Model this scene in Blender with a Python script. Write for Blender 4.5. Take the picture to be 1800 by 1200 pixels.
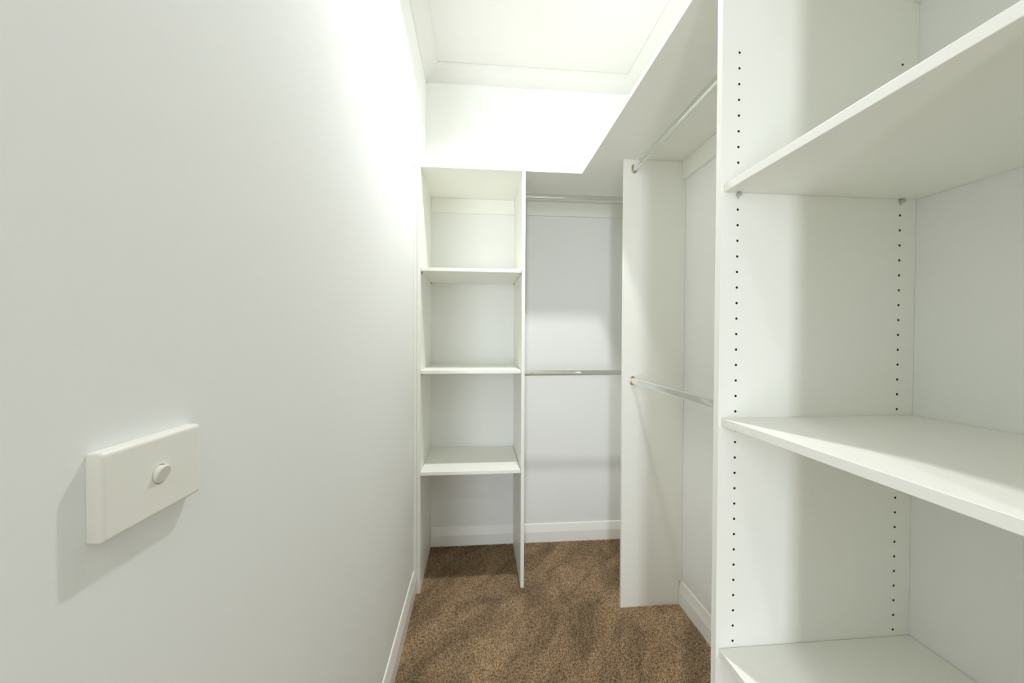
import bpy, bmesh, math, random
import numpy as np
from mathutils import Vector, Matrix

random.seed(7)
rng = np.random.default_rng(7)
for o in list(bpy.data.objects):
    bpy.data.objects.remove(o)
S = bpy.context.scene
COL = S.collection

# ------------------------------------------------------------------ camera, light, exposure
ZC = 1.2253                      # eye height over the carpet surface (z = 0)
cam_d = bpy.data.cameras.new('camera')
cam_d.sensor_fit = 'HORIZONTAL'
cam_d.sensor_width = 36.0
cam_d.lens = 666.57 / 1800 * 36
cam_d.clip_start = 0.01
cam = bpy.data.objects.new('camera', cam_d)
COL.objects.link(cam)
yaw, pit, rol = 0.0882, 0.0128, 0.0044
Rz = Matrix(((math.cos(yaw), -math.sin(yaw), 0), (math.sin(yaw), math.cos(yaw), 0), (0, 0, 1)))
Rx = Matrix(((1, 0, 0), (0, math.cos(pit), -math.sin(pit)), (0, math.sin(pit), math.cos(pit))))
Ry = Matrix(((math.cos(rol), 0, math.sin(rol)), (0, 1, 0), (-math.sin(rol), 0, math.cos(rol))))
R = Ry @ Rx @ Rz                 # rows: right, forward, up
M = Matrix.Identity(4)
for i in range(3):
    M[i][0] = R[0][i]; M[i][1] = R[2][i]; M[i][2] = -R[1][i]
M[2][3] = ZC
cam.matrix_world = M
S.camera = cam

vs = S.view_settings
vs.view_transform = 'Standard'
vs.look = 'None'
vs.gamma = 1.0
vs.use_curve_mapping = False
vs.exposure = 0.76
S.cycles.max_bounces = 16
S.cycles.diffuse_bounces = 14
S.cycles.glossy_bounces = 6

world = bpy.data.worlds.new('world')
S.world = world
world.use_nodes = True
world.node_tree.nodes['Background'].inputs[0].default_value = (0.8, 0.9, 1.0, 1)
world.node_tree.nodes['Background'].inputs[1].default_value = 1.0

CEIL = ZC + 1.538
LAMPS = [((0.26, 1.40), 8.4, (1.0, 1.0, 1.0), 140), ((0.04, -1.25), 3.5, (0.98, 1.0, 1.04), 150)]
for (lx, ly), watts, colr, spread in LAMPS:
    ld = bpy.data.lights.new('downlight_lamp', 'AREA')
    ld.shape = 'DISK'
    ld.size = 0.075
    ld.energy = watts
    ld.color = colr
    ld.spread = math.radians(spread)
    lo = bpy.data.objects.new('downlight_lamp', ld)
    lo.location = (lx, ly, CEIL - 0.030)
    COL.objects.link(lo)

# daylight through the slim window of the entry room behind the camera
WX0, WX1, WZ0, WZ1, WY = -0.58, -0.32, 0.25, 2.15, -2.60
wl = bpy.data.lights.new('window_daylight', 'AREA')
wl.shape = 'RECTANGLE'
wl.size, wl.size_y = WX1 - WX0 - 0.02, WZ1 - WZ0 - 0.02
wl.energy = 27.0
wl.color = (0.92, 0.98, 1.08)
wlo = bpy.data.objects.new('window_daylight', wl)
wlo.location = ((WX0 + WX1) / 2, WY + 0.012, (WZ0 + WZ1) / 2)
wlo.rotation_euler = (math.pi / 2, 0, 0)
COL.objects.link(wlo)

# ------------------------------------------------------------------ helpers
def new_mat(name, col, rough, spec=0.5, metal=0.0, bump=0.0, bscale=300.0, bdist=0.001, var=0.0):
    m = bpy.data.materials.new(name)
    m.use_nodes = True
    nt = m.node_tree
    b = nt.nodes['Principled BSDF']
    b.inputs['Base Color'].default_value = (*col, 1)
    b.inputs['Roughness'].default_value = rough
    b.inputs['Metallic'].default_value = metal
    b.inputs['Specular IOR Level'].default_value = spec
    tc = nt.nodes.new('ShaderNodeTexCoord')
    if var:
        n = nt.nodes.new('ShaderNodeTexNoise'); n.inputs['Scale'].default_value = 3.0
        n.inputs['Detail'].default_value = 3.0
        nt.links.new(tc.outputs['Object'], n.inputs['Vector'])
        r = nt.nodes.new('ShaderNodeMapRange')
        r.inputs['To Min'].default_value = 1 - var; r.inputs['To Max'].default_value = 1 + var
        nt.links.new(n.outputs['Fac'], r.inputs['Value'])
        h = nt.nodes.new('ShaderNodeHueSaturation')
        h.inputs['Color'].default_value = (*col, 1)
        nt.links.new(r.outputs['Result'], h.inputs['Value'])
        nt.links.new(h.outputs['Color'], b.inputs['Base Color'])
    if bump:
        n2 = nt.nodes.new('ShaderNodeTexNoise'); n2.inputs['Scale'].default_value = bscale
        n2.inputs['Detail'].default_value = 2.0
        nt.links.new(tc.outputs['Object'], n2.inputs['Vector'])
        bp = nt.nodes.new('ShaderNodeBump'); bp.inputs['Strength'].default_value = bump
        bp.inputs['Distance'].default_value = bdist
        nt.links.new(n2.outputs['Fac'], bp.inputs['Height'])
        nt.links.new(bp.outputs['Normal'], b.inputs['Normal'])
    return m

WALL = new_mat('wall_paint', (0.848, 0.861, 0.850), 0.75, 0.3, bump=0.12, bscale=220, bdist=0.0006)
CEILM = new_mat('ceiling_paint', (0.735, 0.735, 0.715), 0.9, 0.2)
TRIM = new_mat('gloss_trim_paint', (0.90, 0.90, 0.865), 0.3, 0.5)
BOARD = new_mat('white_melamine', (0.880, 0.883, 0.831), 0.38, 0.45, var=0.006)
CHIP = new_mat('raw_chipboard', (0.10, 0.065, 0.03), 0.95, 0.1)
CHROME = new_mat('chrome', (0.80, 0.81, 0.78), 0.09, 0.5, 1.0)
BRASS = new_mat('zinc_plated_socket', (0.62, 0.54, 0.40), 0.3, 0.5, 1.0)
PIN = new_mat('grey_pin_metal', (0.55, 0.56, 0.53), 0.3, 0.5, 0.6)
PLAST = new_mat('white_plastic', (0.85, 0.845, 0.79), 0.3, 0.5)
GLASS = new_mat('window_glass', (1, 1, 1), 0.02)
GLASS.node_tree.nodes['Principled BSDF'].inputs['Transmission Weight'].default_value = 1.0
LENS = new_mat('lens', (0.9, 0.9, 0.88), 0.5)
LENS.node_tree.nodes['Principled BSDF'].inputs['Emission Color'].default_value = (1, 0.98, 0.94, 1)
LENS.node_tree.nodes['Principled BSDF'].inputs['Emission Strength'].default_value = 6.0

def carpet_mat():
    m = bpy.data.materials.new('brown_carpet')
    m.use_nodes = True
    nt = m.node_tree
    b = nt.nodes['Principled BSDF']
    b.inputs['Roughness'].default_value = 0.95
    b.inputs['Specular IOR Level'].default_value = 0.1
    b.inputs['Sheen Weight'].default_value = 0.15
    tc = nt.nodes.new('ShaderNodeTexCoord')
    fine = nt.nodes.new('ShaderNodeTexNoise'); fine.inputs['Scale'].default_value = 170
    fine.inputs['Detail'].default_value = 2
    nt.links.new(tc.outputs['Object'], fine.inputs['Vector'])
    cr = nt.nodes.new('ShaderNodeValToRGB')
    cr.color_ramp.elements[0].position = 0.34; cr.color_ramp.elements[0].color = (0.11, 0.066, 0.027, 1)
    cr.color_ramp.elements[1].position = 0.68; cr.color_ramp.elements[1].color = (0.61, 0.435, 0.262, 1)
    nt.links.new(fine.outputs['Fac'], cr.inputs['Fac'])
    big = nt.nodes.new('ShaderNodeTexNoise'); big.inputs['Scale'].default_value = 4.6
    big.inputs['Detail'].default_value = 2.5; big.inputs['Distortion'].default_value = 0.9
    mp = nt.nodes.new('ShaderNodeMapping'); mp.inputs['Rotation'].default_value = (0, 0, 0.55)
    mp2 = nt.nodes.new('ShaderNodeMapping'); mp2.inputs['Scale'].default_value = (1.9, 0.75, 1)
    nt.links.new(tc.outputs['Object'], mp.inputs['Vector'])
    nt.links.new(mp.outputs['Vector'], mp2.inputs['Vector'])
    nt.links.new(mp2.outputs['Vector'], big.inputs['Vector'])
    mr = nt.nodes.new('ShaderNodeMapRange'); mr.inputs['From Min'].default_value = 0.36; mr.inputs['From Max'].default_value = 0.60
    mr.inputs['To Min'].default_value = 0.64; mr.inputs['To Max'].default_value = 1.05
    nt.links.new(big.outputs['Fac'], mr.inputs['Value'])
    h = nt.nodes.new('ShaderNodeHueSaturation')
    nt.links.new(cr.outputs['Color'], h.inputs['Color'])
    nt.links.new(mr.outputs['Result'], h.inputs['Value'])
    nt.links.new(h.outputs['Color'], b.inputs['Base Color'])
    return m
CARPET = carpet_mat()

def obj(name, bm, mats, parent=None, bevel=0.0, smooth=False, origin=None):
    me = bpy.data.meshes.new(name)
    bmesh.ops.recalc_face_normals(bm, faces=bm.faces[:])
    if origin is not None:
        bmesh.ops.translate(bm, vec=-Vector(origin), verts=bm.verts[:])
    bm.to_mesh(me); bm.free()
    for m in (mats if isinstance(mats, (list, tuple)) else [mats]):
        me.materials.append(m)
    if smooth:
        for p in me.polygons: p.use_smooth = True
    o = bpy.data.objects.new(name, me)
    COL.objects.link(o)
    if origin is not None: o.location = origin
    if parent is not None:
        o.parent = parent
        o.location = Vector(o.location) - parent.location
    if bevel:
        md = o.modifiers.new('bevel', 'BEVEL'); md.width = bevel; md.segments = 2
        md.limit_method = 'ANGLE'; md.angle_limit = math.radians(40)
    return o

def thing(name, label, cat, loc, group=None):
    o = bpy.data.objects.new(name, None)
    o.location = loc
    o.empty_display_size = 0.05
    COL.objects.link(o)
    tag(o, label, cat, group)
    return o

def tag(o, label, cat, group=None):
    o['label'] = label; o['category'] = cat
    if group: o['group'] = group
    return o

def struct(o):
    o['kind'] = 'structure'
    return o

def add_box(bm, x0, x1, y0, y1, z0, z1, mi=0):
    vs_ = [bm.verts.new((x, y, z)) for x in (x0, x1) for y in (y0, y1) for z in (z0, z1)]
    for f in ((0, 1, 3, 2), (4, 6, 7, 5), (0, 4, 5, 1), (2, 3, 7, 6), (0, 2, 6, 4), (1, 5, 7, 3)):
        bm.faces.new([vs_[i] for i in f]).material_index = mi

def box(*a):
    bm = bmesh.new(); add_box(bm, *a); return bm

def prism(poly, axis, a0, a1):
    """polygon in the two other axes (order x,y,z without axis), extruded along axis"""
    bm = bmesh.new()
    def P(p, a):
        q = list(p); q.insert('xyz'.index(axis), a); return q
    A = [bm.verts.new(P(p, a0)) for p in poly]; B = [bm.verts.new(P(p, a1)) for p in poly]
    n = len(poly)
    bm.faces.new(A); bm.faces.new(B[::-1])
    for i in range(n):
        bm.faces.new((A[i], A[(i + 1) % n], B[(i + 1) % n], B[i]))
    return bm

def holed_panel(us, ws, skip, holes, t0, t1, place, rad=0.0027, depth=0.011):
    """board laid out as a grid; cells in 'holes' carry a drilled blind hole on the t0 face.
    place(u, w, t) -> xyz.  material 0 the board, 1 the raw core in the holes"""
    bm = bmesh.new()
    cache = {}
    def V(u, w, t):
        k = (round(u, 6), round(w, 6), round(t, 6))
        if k not in cache: cache[k] = bm.verts.new(place(u, w, t))
        return cache[k]
    nu, nw = len(us) - 1, len(ws) - 1
    inside = lambda i, j: 0 <= i < nu and 0 <= j < nw and not skip(i, j)
    for i in range(nu):
        for j in range(nw):
            if not inside(i, j): continue
            u0, u1, w0, w1 = us[i], us[i + 1], ws[j], ws[j + 1]
            bm.faces.new((V(u0, w0, t1), V(u1, w0, t1), V(u1, w1, t1), V(u0, w1, t1)))
            if (i, j) in holes:
                cu, cw = holes[(i, j)]
                um, wm = (u0 + u1) / 2, (w0 + w1) / 2
                ring = [(u1, wm), (u1, w1), (um, w1), (u0, w1), (u0, wm), (u0, w0), (um, w0), (u1, w0)]
                out = [V(a, b, t0) for a, b in ring]
                cir = [(cu + rad * math.cos(k * math.pi / 4), cw + rad * math.sin(k * math.pi / 4)) for k in range(8)]
                dt = math.copysign(depth, t1 - t0)
                ci = [bm.verts.new(place(a, b, t0)) for a, b in cir]
                cd = [bm.verts.new(place(a, b, t0 + dt)) for a, b in cir]
                for k in range(8):
                    l = (k + 1) % 8
                    bm.faces.new((out[k], out[l], ci[l], ci[k]))
                    bm.faces.new((ci[k], ci[l], cd[l], cd[k])).material_index = 1
                bm.faces.new(cd).material_index = 1
            else:
                bm.faces.new((V(u0, w0, t0), V(u0, w1, t0), V(u1, w1, t0), V(u1, w0, t0)))
            for di, dj, a, b in ((-1, 0, (u0, w0), (u0, w1)), (1, 0, (u1, w0), (u1, w1)),
                                 (0, -1, (u0, w0), (u1, w0)), (0, 1, (u0, w1), (u1, w1))):
                if not inside(i + di, j + dj):
                    bm.faces.new((V(*a, t0), V(*b, t0), V(*b, t1), V(*a, t1)))
    return bm

# ------------------------------------------------------------------ room
XL, XR, YB, YF = -0.307, 0.9376, 2.2416, -0.040
FZ = -0.006                        # backing under the pile
W = 0.10
# the room the closet opens from, behind the camera
RX0, RX1, RY = -1.30, 1.60, -2.60
DX0, DX1, DH = -0.26, 0.47, 2.45   # doorway between the two
struct(obj('wall_left', box(XL - W, XL, YF, YB, FZ, CEIL), WALL))
struct(obj('wall_right', box(XR, XR + W, YF, YB, FZ, CEIL), WALL))
struct(obj('wall_back', box(XL - W, XR + W, YB, YB + W, FZ, CEIL), WALL))
fw = bmesh.new()
add_box(fw, RX0, DX0, YF - W, YF, FZ, CEIL)
add_box(fw, DX1, RX1, YF - W, YF, FZ, CEIL)
add_box(fw, DX0, DX1, YF - W, YF, DH, CEIL)
struct(obj('wall_front', fw, WALL))
struct(obj('wall_rear_left', box(RX0 - W, RX0, RY, YF, FZ, CEIL), WALL))
struct(obj('wall_rear_right', box(RX1, RX1 + W, RY, YF, FZ, CEIL), WALL))
rw = bmesh.new()
add_box(rw, RX0 - W, WX0, RY - W, RY, FZ, CEIL)
add_box(rw, WX1, RX1 + W, RY - W, RY, FZ, CEIL)
add_box(rw, WX0, WX1, RY - W, RY, FZ, WZ0)
add_box(rw, WX0, WX1, RY - W, RY, WZ1, CEIL)
struct(obj('wall_rear', rw, WALL))
wf = bmesh.new()
for q in ((WX0, WX0 + 0.03, WZ0, WZ1), (WX1 - 0.03, WX1, WZ0, WZ1), (WX0 + 0.03, WX1 - 0.03, WZ0, WZ0 + 0.03), (WX0 + 0.03, WX1 - 0.03, WZ1 - 0.03, WZ1)):
    add_box(wf, q[0], q[1], RY - 0.07, RY - 0.03, q[2], q[3])
win = struct(obj('window_1', wf, TRIM))
obj('pane', box(WX0 + 0.03, WX1 - 0.03, RY - 0.053, RY - 0.047, WZ0 + 0.03, WZ1 - 0.03), GLASS, win)
struct(obj('ceiling', box(RX0 - W, RX1 + W, RY - W, YB + W, CEIL, CEIL + 0.05), CEILM))
floor = struct(obj('floor', box(RX0 - W, RX1 + W, RY - W, YB + W, FZ - 0.05, FZ), CARPET))

ZS = 0.799 + ZC                    # underside of the top shelf
T = 0.016
YU = 1.829                         # front of the back unit
Y1 = 1.6584                        # near face of the end panel
Y2 = 0.7401                        # far tower panel, face towards the camera
X1 = 0.6486
XT = 0.4936
XU = 0.5023
XA = -0.2742
XD0, XD1 = 0.2083, 0.2245

# skirting: upright face with a splayed top, mitred at the corners
SKH, SKT = 0.1035, 0.014
def skirt(axis, wall, sgn, a0, a1, name):
    p = [(wall, FZ), (wall + sgn * SKT, FZ), (wall + sgn * SKT, 0.058),
         (wall + sgn * 0.0050, SKH - 0.002), (wall + sgn * 0.003, SKH), (wall, SKH)]
    return struct(obj(name, prism(p, axis, a0, a1), TRIM))
skirt('y', XL, 1, YF, YU - 0.0005, 'baseboard_left')
skirt('x', YB, -1, XL + 0.0335, XR, 'baseboard_back')
skirt('y', XR, -1, YF, YB - SKT, 'baseboard_right')

# cove cornice
CP = 0.075
def cove(axis, wall, sgn, a0, a1, name):
    n = 8
    z = CEIL
    pts = [(wall, z), (wall, z - CP), (wall + sgn * 0.006, z - CP)]
    for k in range(1, n):
        a = k / n * math.pi / 2
        pts.append((wall + sgn * (CP - (CP - 0.006) * math.cos(a)), z - CP + (CP - 0.006) * math.sin(a)))
    pts += [(wall + sgn * CP, z - 0.006), (wall + sgn * CP, z)]
    return struct(obj(name, prism(pts, axis, a0, a1), CEILM))
cove('y', XL, 1, YF, YB, 'trim_1')
cove('y', XR, -1, YF, YB, 'trim_2')
cove('x', YB, -1, XL, XR, 'trim_3')
cove('x', YF, 1, XL, XR, 'trim_4')

# ------------------------------------------------------------------ carpet pile
def pile():
    x0, x1, y0, y1, p = XL + 0.013, XR - 0.013, 0.55, YB - 0.013, 0.0034
    gx, gy = np.meshgrid(np.arange(x0, x1, p), np.arange(y0, y1, p))
    pts = np.stack([gx.ravel(), gy.ravel()], 1) + rng.uniform(-0.5, 0.5, (gx.size, 2)) * p
    x, y = pts[:, 0], pts[:, 1]
    m = np.ones(len(x), bool)
    e = 0.0015
    for a, b, c, d in ((XA - 0.033, XA, YU, YB), (XD0, XD1, YU, YB), (X1, XR, Y1, Y1 + T), (XT, XR, Y2, Y2 + T)):
        m &= ~((x > a - e) & (x < b + e) & (y > c - e) & (y < d + e))
    pts = pts[m]; n = len(pts)
    # the lie of the pile turns slowly across the floor
    ph = np.sin(pts[:, 0] * 7 + 2 * np.sin(pts[:, 1] * 5)) + np.sin(pts[:, 1] * 9 - pts[:, 0] * 4)
    ang = ph * 1.2 + rng.normal(0, 0.9, n)
    lean = np.abs(rng.normal(0.0022, 0.0010, n))
    hgt = rng.uniform(0.0045, 0.0075, n)
    r = rng.uniform(0.0017, 0.0024, n)
    tw = rng.uniform(0, 6.28, n)
    V = np.zeros((n, 4, 3), np.float32)
    for k in range(3):
        a = tw + k * 2 * math.pi / 3
        V[:, k, 0] = pts[:, 0] + r * np.cos(a); V[:, k, 1] = pts[:, 1] + r * np.sin(a); V[:, k, 2] = FZ
    V[:, 3, 0] = pts[:, 0] + lean * np.cos(ang); V[:, 3, 1] = pts[:, 1] + lean * np.sin(ang); V[:, 3, 2] = FZ + hgt
    base = (np.arange(n) * 4)[:, None, None]
    F = (base + np.array([[0, 1, 3], [1, 2, 3], [2, 0, 3]])[None]).reshape(-1, 3)
    me = bpy.data.meshes.new('carpet_pile')
    me.vertices.add(n * 4); me.vertices.foreach_set('co', V.ravel())
    me.loops.add(F.size); me.loops.foreach_set('vertex_index', F.ravel().astype(np.int32))
    me.polygons.add(len(F)); me.polygons.foreach_set('loop_start', np.arange(0, F.size, 3, dtype=np.int32))
    me.update(calc_edges=True)
    me.materials.append(CARPET)
    o = bpy.data.objects.new('carpet_pile', me)
    COL.objects.link(o)
    o.parent = floor
    o['kind'] = 'stuff'
    return o
pile()

# ------------------------------------------------------------------ top shelves
g = 0.0006
sh_b = thing('top_shelf', 'white top shelf board along the back wall above the corner tower and back rods', 'shelf', (0.3, YU, ZS))
obj('shelf_board', box(XL + 0.001, XR - 0.001, YU, YB - 0.001, ZS, ZS + T), BOARD, sh_b, 0.0008)
obj('support_rail', box(XD1 + g, XR - T - g, YB - T, YB - g, ZS - 0.082, ZS - g), BOARD, sh_b, 0.0008)
obj('support_rail', box(XR - T, XR - g, Y1 + T + g, YB - T - g, ZS - 0.082, ZS - g), BOARD, sh_b, 0.0008)
sh_r = thing('top_shelf', 'long white top shelf along the right wall above the side hanging space', 'shelf', (XU, 1.2, ZS))
YN = 0.214                        # near panel of the front tower (behind the viewer's shoulder)
obj('shelf_board', box(XU, XR - 0.001, YF + 0.001, YU - g, ZS, ZS + T), BOARD, sh_r, 0.0008)
obj('support_rail', box(XR - T, XR - g, Y2 + T + g, Y1 - g, ZS - 0.082, ZS - g), BOARD, sh_r, 0.0008)

# ------------------------------------------------------------------ shelf pins
def pin_mesh():
    """pin along +x from a board face at x=0: peg, flange, seat and a gusset below"""
    bm = bmesh.new()
    for r, a, b in ((0.0023, -0.009, 0.001), (0.0046, 0.0, 0.0012), (0.0038, 0.0012, 0.0085)):
        m = Matrix.Translation(((a + b) / 2, 0, 0)) @ Matrix.Rotation(math.pi / 2, 4, 'Y')
        bmesh.ops.create_cone(bm, cap_ends=True, segments=12, radius1=r, radius2=r, depth=b - a, matrix=m)
    A = [bm.verts.new(p) for p in ((0, -0.0009, -0.002), (0.0050, -0.0009, -0.002), (0, -0.0009, -0.0085))]
    B = [bm.verts.new((v.co.x, 0.0009, v.co.z)) for v in A]
    bm.faces.new(A); bm.faces.new(B[::-1])
    for i in range(3):
        bm.faces.new((A[i], A[(i + 1) % 3], B[(i + 1) % 3], B[i]))
    bmesh.ops.recalc_face_normals(bm, faces=bm.faces[:])
    me = bpy.data.meshes.new('shelf_pin'); bm.to_mesh(me); bm.free()
    me.materials.append(PIN)
    return me
PINM = pin_mesh()
def pin(parent, loc, dirn):
    o = bpy.data.objects.new('shelf_pin', PINM)
    COL.objects.link(o)
    o.parent = parent
    wl = Vector(parent.location)
    if parent.parent: wl = wl + parent.parent.location
    o.location = Vector(loc) - wl
    o.rotation_euler = (0, 0, {'+x': 0, '-x': math.pi, '+y': math.pi / 2, '-y': -math.pi / 2}[dirn])
    return o

# ------------------------------------------------------------------ corner tower, back left
BOT = (0.310, -0.1787, -0.6647)    # shelf undersides relative to the eye
tw = thing('shelving_tower', 'narrow white open shelving tower in the back left corner by the left wall', 'shelving', (-0.03, 2.03, FZ))
def side_profile():
    # seen along x: (y, z) with a notch over the skirting
    return [(YU, FZ), (YB - SKT - 0.001, FZ), (YB - SKT - 0.001, SKH + 0.001), (YB - g, SKH + 0.001), (YB - g, ZS - g), (YU, ZS - g)]
obj('side_panel', prism(side_profile(), 'x', XA - T, XA), BOARD, tw, 0.0007)
obj('side_panel', prism(side_profile(), 'x', XD0, XD1), BOARD, tw, 0.0007)
obj('filler_strip', prism([(YU + 0.0012, FZ), (YB - SKT - 0.001, FZ), (YB - SKT - 0.001, SKH + 0.001), (YB - g, SKH + 0.001), (YB - g, ZS - g), (YU + 0.0012, ZS - g)],
                         'x', XL + 0.0005, XA - T - 0.0008), BOARD, tw, 0.0007)
obj('support_rail', box(XA + g, XD0 - g, YB - T, YB - g, ZS - 0.082, ZS - g), BOARD, tw, 0.0008)
for b in BOT:
    z = ZC + b
    s = obj('shelf', box(XA + 0.0010, XD0 - 0.0024, YU, YB - 0.0015, z, z + T), BOARD, tw, 0.0008, origin=(-0.03, 2.03, z))
    for yy in (YU + 0.030, YB - 0.037):
        pin(s, (XA, yy, z - 0.0047), '+x')
        pin(s, (XD0, yy, z - 0.0047), '-x')

# ------------------------------------------------------------------ front tower, right
HF, HB, H0 = 0.5307, 0.8995, 0.5833 + ZC
tr = thing('shelving_tower', 'wide white shelving tower on the right with rows of small drilled pin holes', 'shelving', (0.72, 0.48, FZ))
xs = [XT, HF - 0.008, HF + 0.008, HB - 0.008, HB + 0.008, XR - SKT - 0.001, XR - g]
zh = [H0 - 0.032 * k for k in range(39)]
def tower_panel(t0, t1):
    ws = [FZ, SKH + 0.001] + sorted([z - 0.016 for z in zh] + [zh[0] + 0.016])
    ws += [ZS - g]
    holes = {}
    for z in zh:
        j = min(range(len(ws) - 1), key=lambda q: abs((ws[q] + ws[q + 1]) / 2 - z))
        holes[(1, j)] = (HF, z); holes[(3, j)] = (HB, z)
    return holed_panel(xs, ws, lambda i, j: i == 5 and j == 0, holes, t0, t1, lambda u, w, t: (u, t, w))
obj('side_panel', tower_panel(Y2, Y2 + T), [BOARD, CHIP], tr)
obj('side_panel', tower_panel(YN + T, YN), [BOARD, CHIP], tr)
obj('support_rail', box(XR - T, XR - g, YN + T + g, Y2 - g, ZS - 0.082, ZS - g), BOARD, tr, 0.0008)
for b in (0.2978, -0.1818, -0.6621):
    z = ZC + b
    s = obj('shelf', box(XT + 0.0060, XR - 0.0015, YN + T + 0.001, Y2 - 0.001, z, z + T), BOARD, tr, 0.0009, origin=(0.72, 0.48, z))
    for xx in (HF, HB):
        zz = min(zh, key=lambda q: abs(q - (z - 0.0033)))
        pin(s, (xx, Y2, z - 0.0047), '-y')
        pin(s, (xx, YN + T, z - 0.0047), '+y')

# ------------------------------------------------------------------ end panel between side and back hanging space
ep = obj('end_panel', prism([(X1, FZ), (XR - SKT - 0.001, FZ), (XR - SKT - 0.001, SKH + 0.001), (XR - g, SKH + 0.001), (XR - g, ZS - g), (X1, ZS - g)],
                            'y', Y1, Y1 + T), BOARD, None, 0.0007, origin=(0.79, Y1, FZ))
tag(ep, 'tall white end panel standing on the carpet between side and back hanging spaces', 'panel')

# ------------------------------------------------------------------ hanging rods
def stadium(w, h, n=8):
    r = w / 2
    pts = []
    for k in range(n + 1):
        a = math.pi * k / n
        pts.append((r * math.cos(a), h / 2 - r + r * math.sin(a)))
    for k in range(n + 1):
        a = math.pi + math.pi * k / n
        pts.append((r * math.cos(a), -h / 2 + r + r * math.sin(a)))
    return pts
def loft(profs):
    """profs: list of (offset along x, w, h); closed caps"""
    bm = bmesh.new()
    rings = []
    for a, w, h in profs:
        rings.append([bm.verts.new((a, p, q)) for p, q in stadium(w, h)])
    n = len(rings[0])
    for A, B in zip(rings, rings[1:]):
        for i in range(n):
            bm.faces.new((A[i], A[(i + 1) % n], B[(i + 1) % n], B[i]))
    bm.faces.new(rings[0][::-1]); bm.faces.new(rings[-1])
    return bm
def socket_bm():
    # flange against the board, then an open cup whose rim wraps the rod end
    bm = loft([(0, 0.024, 0.042), (0.002, 0.024, 0.042), (0.0026, 0.0225, 0.0405), (0.0026, 0.0185, 0.0325),
               (0.007, 0.0185, 0.0325), (0.007, 0.0165, 0.0305), (0.003, 0.0165, 0.0305)])
    return bm
def hanging_rod(loc, length, rz, label):
    t = thing('hanging_rod', label, 'rod', loc, 'wardrobe hanging rods')
    t.rotation_euler = (0, 0, rz)
    def part(name, bm, m, dx, flip):
        o = obj(name, bm, m)
        for p in o.data.polygons: p.use_smooth = len(p.vertices) == 4
        md = o.modifiers.new('edges', 'EDGE_SPLIT'); md.split_angle = math.radians(35)
        o.parent = t; o.location = (dx, 0, 0)
        if flip: o.rotation_euler = (0, 0, math.pi)
    part('tube', loft([(0.0035, 0.0145, 0.0285), (length - 0.0035, 0.0145, 0.0285)]), CHROME, 0, False)
    part('end_socket', socket_bm(), BRASS, 0.0003, False)
    part('end_socket', socket_bm(), BRASS, length - 0.0003, True)
    return t
XRR, YRB = 0.6935, 2.03
ZR1, ZR2 = 0.755 + ZC, -0.196 + ZC
hanging_rod((XD1, YRB, ZR1), XR - XD1 - T - g, 0, 'upper chrome hanging rod along the back wall just under the top shelf')
hanging_rod((XD1, YRB, ZR2), XR - XD1, 0, 'lower chrome hanging rod along the back wall at mid height')
hanging_rod((XRR, Y2 + T, ZR1), Y1 - Y2 - T, math.pi / 2, 'upper chrome hanging rod along the right wall under the long shelf')
hanging_rod((XRR, Y2 + T, ZR2), Y1 - Y2 - T, math.pi / 2, 'lower chrome hanging rod along the right wall between end panel and tower')

# ------------------------------------------------------------------ light switch on the left wall
SY0, SY1, SZ0, SZ1 = 0.3245, 0.4315, ZC - 0.1662, ZC - 0.0936
sw = thing('light_switch', 'white rectangular light switch with one round button on the left wall', 'switch', (XL, (SY0 + SY1) / 2, SZ0))
def plate():
    bm = bmesh.new()
    def ring(x, ins, r, n=4):
        pts = []
        for cy, cz, a0 in ((SY1 - ins - r, SZ1 - ins - r, 0), (SY0 + ins + r, SZ1 - ins - r, 90), (SY0 + ins + r, SZ0 + ins + r, 180), (SY1 - ins - r, SZ0 + ins + r, 270)):
            for k in range(n + 1):
                a = math.radians(a0 + 90 * k / n)
                pts.append(bm.verts.new((x, cy + r * math.cos(a), cz + r * math.sin(a))))
        return pts
    prof = [(0.0002, 0.0, 0.003), (0.0085, 0.0, 0.003)]
    for k in range(1, 5):
        a = k / 4 * math.pi / 2
        prof.append((0.0085 + 0.0035 * math.sin(a), 0.0035 * (1 - math.cos(a)), 0.003))
    rings = [ring(XL + x, i, r) for x, i, r in prof]
    n = len(rings[0])
    for A, B in zip(rings, rings[1:]):
        for i in range(n):
            bm.faces.new((A[i], A[(i + 1) % n], B[(i + 1) % n], B[i]))
    bm.faces.new(rings[0])
    # front face with a round well for the button
    c = (0.3795, ZC - 0.1294); r = 0.0092
    N = 24
    def circ(x, rr): return [bm.verts.new((XL + x, c[0] + rr * math.cos(2 * math.pi * k / N), c[1] + rr * math.sin(2 * math.pi * k / N))) for k in range(N)]
    c0, c1 = circ(0.012, r), circ(0.006, r)
    for i in range(N):
        bm.faces.new((c0[i], c0[(i + 1) % N], c1[(i + 1) % N], c1[i]))
    bm.faces.new(c1)
    ed = [bm.edges.get((rings[-1][i], rings[-1][(i + 1) % n])) for i in range(n)] + [bm.edges.get((c0[i], c0[(i + 1) % N])) for i in range(N)]
    bmesh.ops.triangle_fill(bm, use_beauty=True, use_dissolve=False, edges=ed)
    return bm
pl = obj('plate', plate(), PLAST, sw)
for p in pl.data.polygons: p.use_smooth = abs(p.normal.x) < 0.999
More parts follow.
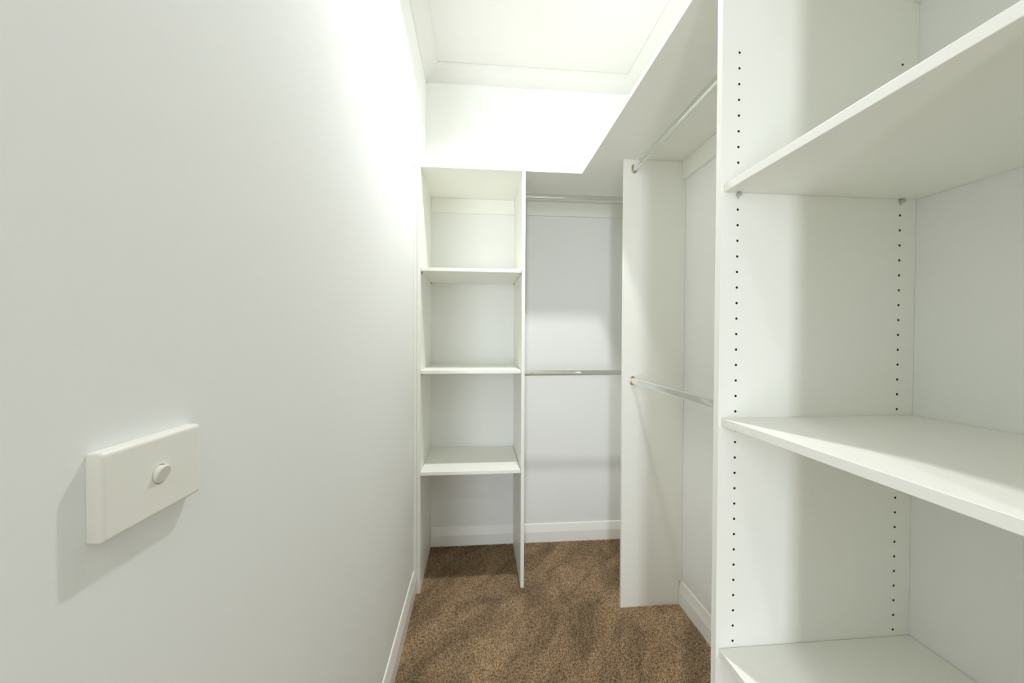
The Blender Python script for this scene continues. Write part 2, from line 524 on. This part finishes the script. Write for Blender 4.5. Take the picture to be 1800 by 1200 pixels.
md = pl.modifiers.new('edges', 'EDGE_SPLIT'); md.split_angle = math.radians(40)
def button():
    bm = bmesh.new()
    N = 24
    c = (0.3795, ZC - 0.1294); r = 0.0085
    prof = [(0.0062, r, 0), (0.0118, r, 0), (0.0142, r * 0.97, 1), (0.0151, r * 0.86, 1)]
    rings = []
    for x, rr, tilt in prof:
        ring = []
        for k in range(N):
            a = 2 * math.pi * k / N
            dz = rr * math.sin(a)
            ring.append(bm.verts.new((XL + x + (tilt * 0.30 * dz), c[0] + rr * math.cos(a), c[1] + dz)))
        rings.append(ring)
    for A, B in zip(rings, rings[1:]):
        for i in range(N):
            bm.faces.new((A[i], A[(i + 1) % N], B[(i + 1) % N], B[i]))
    bm.faces.new(rings[-1]); bm.faces.new(rings[0][::-1])
    return bm
bt = obj('button', button(), PLAST, sw)
for p in bt.data.polygons: p.use_smooth = True
md = bt.modifiers.new('edges', 'EDGE_SPLIT'); md.split_angle = math.radians(35)

# ------------------------------------------------------------------ ceiling downlights (above the frame)
def downlight(lx, ly, label):
    t = thing('downlight', label, 'light', (lx, ly, CEIL - 0.02))
    bm = bmesh.new()
    N = 32
    prof = [(0.046, -0.0005), (0.055, -0.0005), (0.056, -0.004), (0.052, -0.010), (0.044, -0.012), (0.042, -0.010), (0.046, -0.0005)]
    rings = [[bm.verts.new((lx + r * math.cos(2 * math.pi * k / N), ly + r * math.sin(2 * math.pi * k / N), CEIL + z)) for k in range(N)] for r, z in prof[:-1]]
    rings.append(rings[0])
    for A, B in zip(rings, rings[1:]):
        for i in range(N):
            bm.faces.new((A[i], A[(i + 1) % N], B[(i + 1) % N], B[i]))
    obj('trim_ring', bm, PLAST, t)
    bm = bmesh.new()
    bmesh.ops.create_cone(bm, cap_ends=True, segments=32, radius1=0.0415, radius2=0.0415, depth=0.008, matrix=Matrix.Translation((lx, ly, CEIL - 0.0046)))
    obj('lens', bm, LENS, t)
downlight(0.26, 1.40, 'round white ceiling downlight above the hanging space at the far end')
downlight(0.04, -1.25, 'round white ceiling downlight in the entry room behind the doorway')
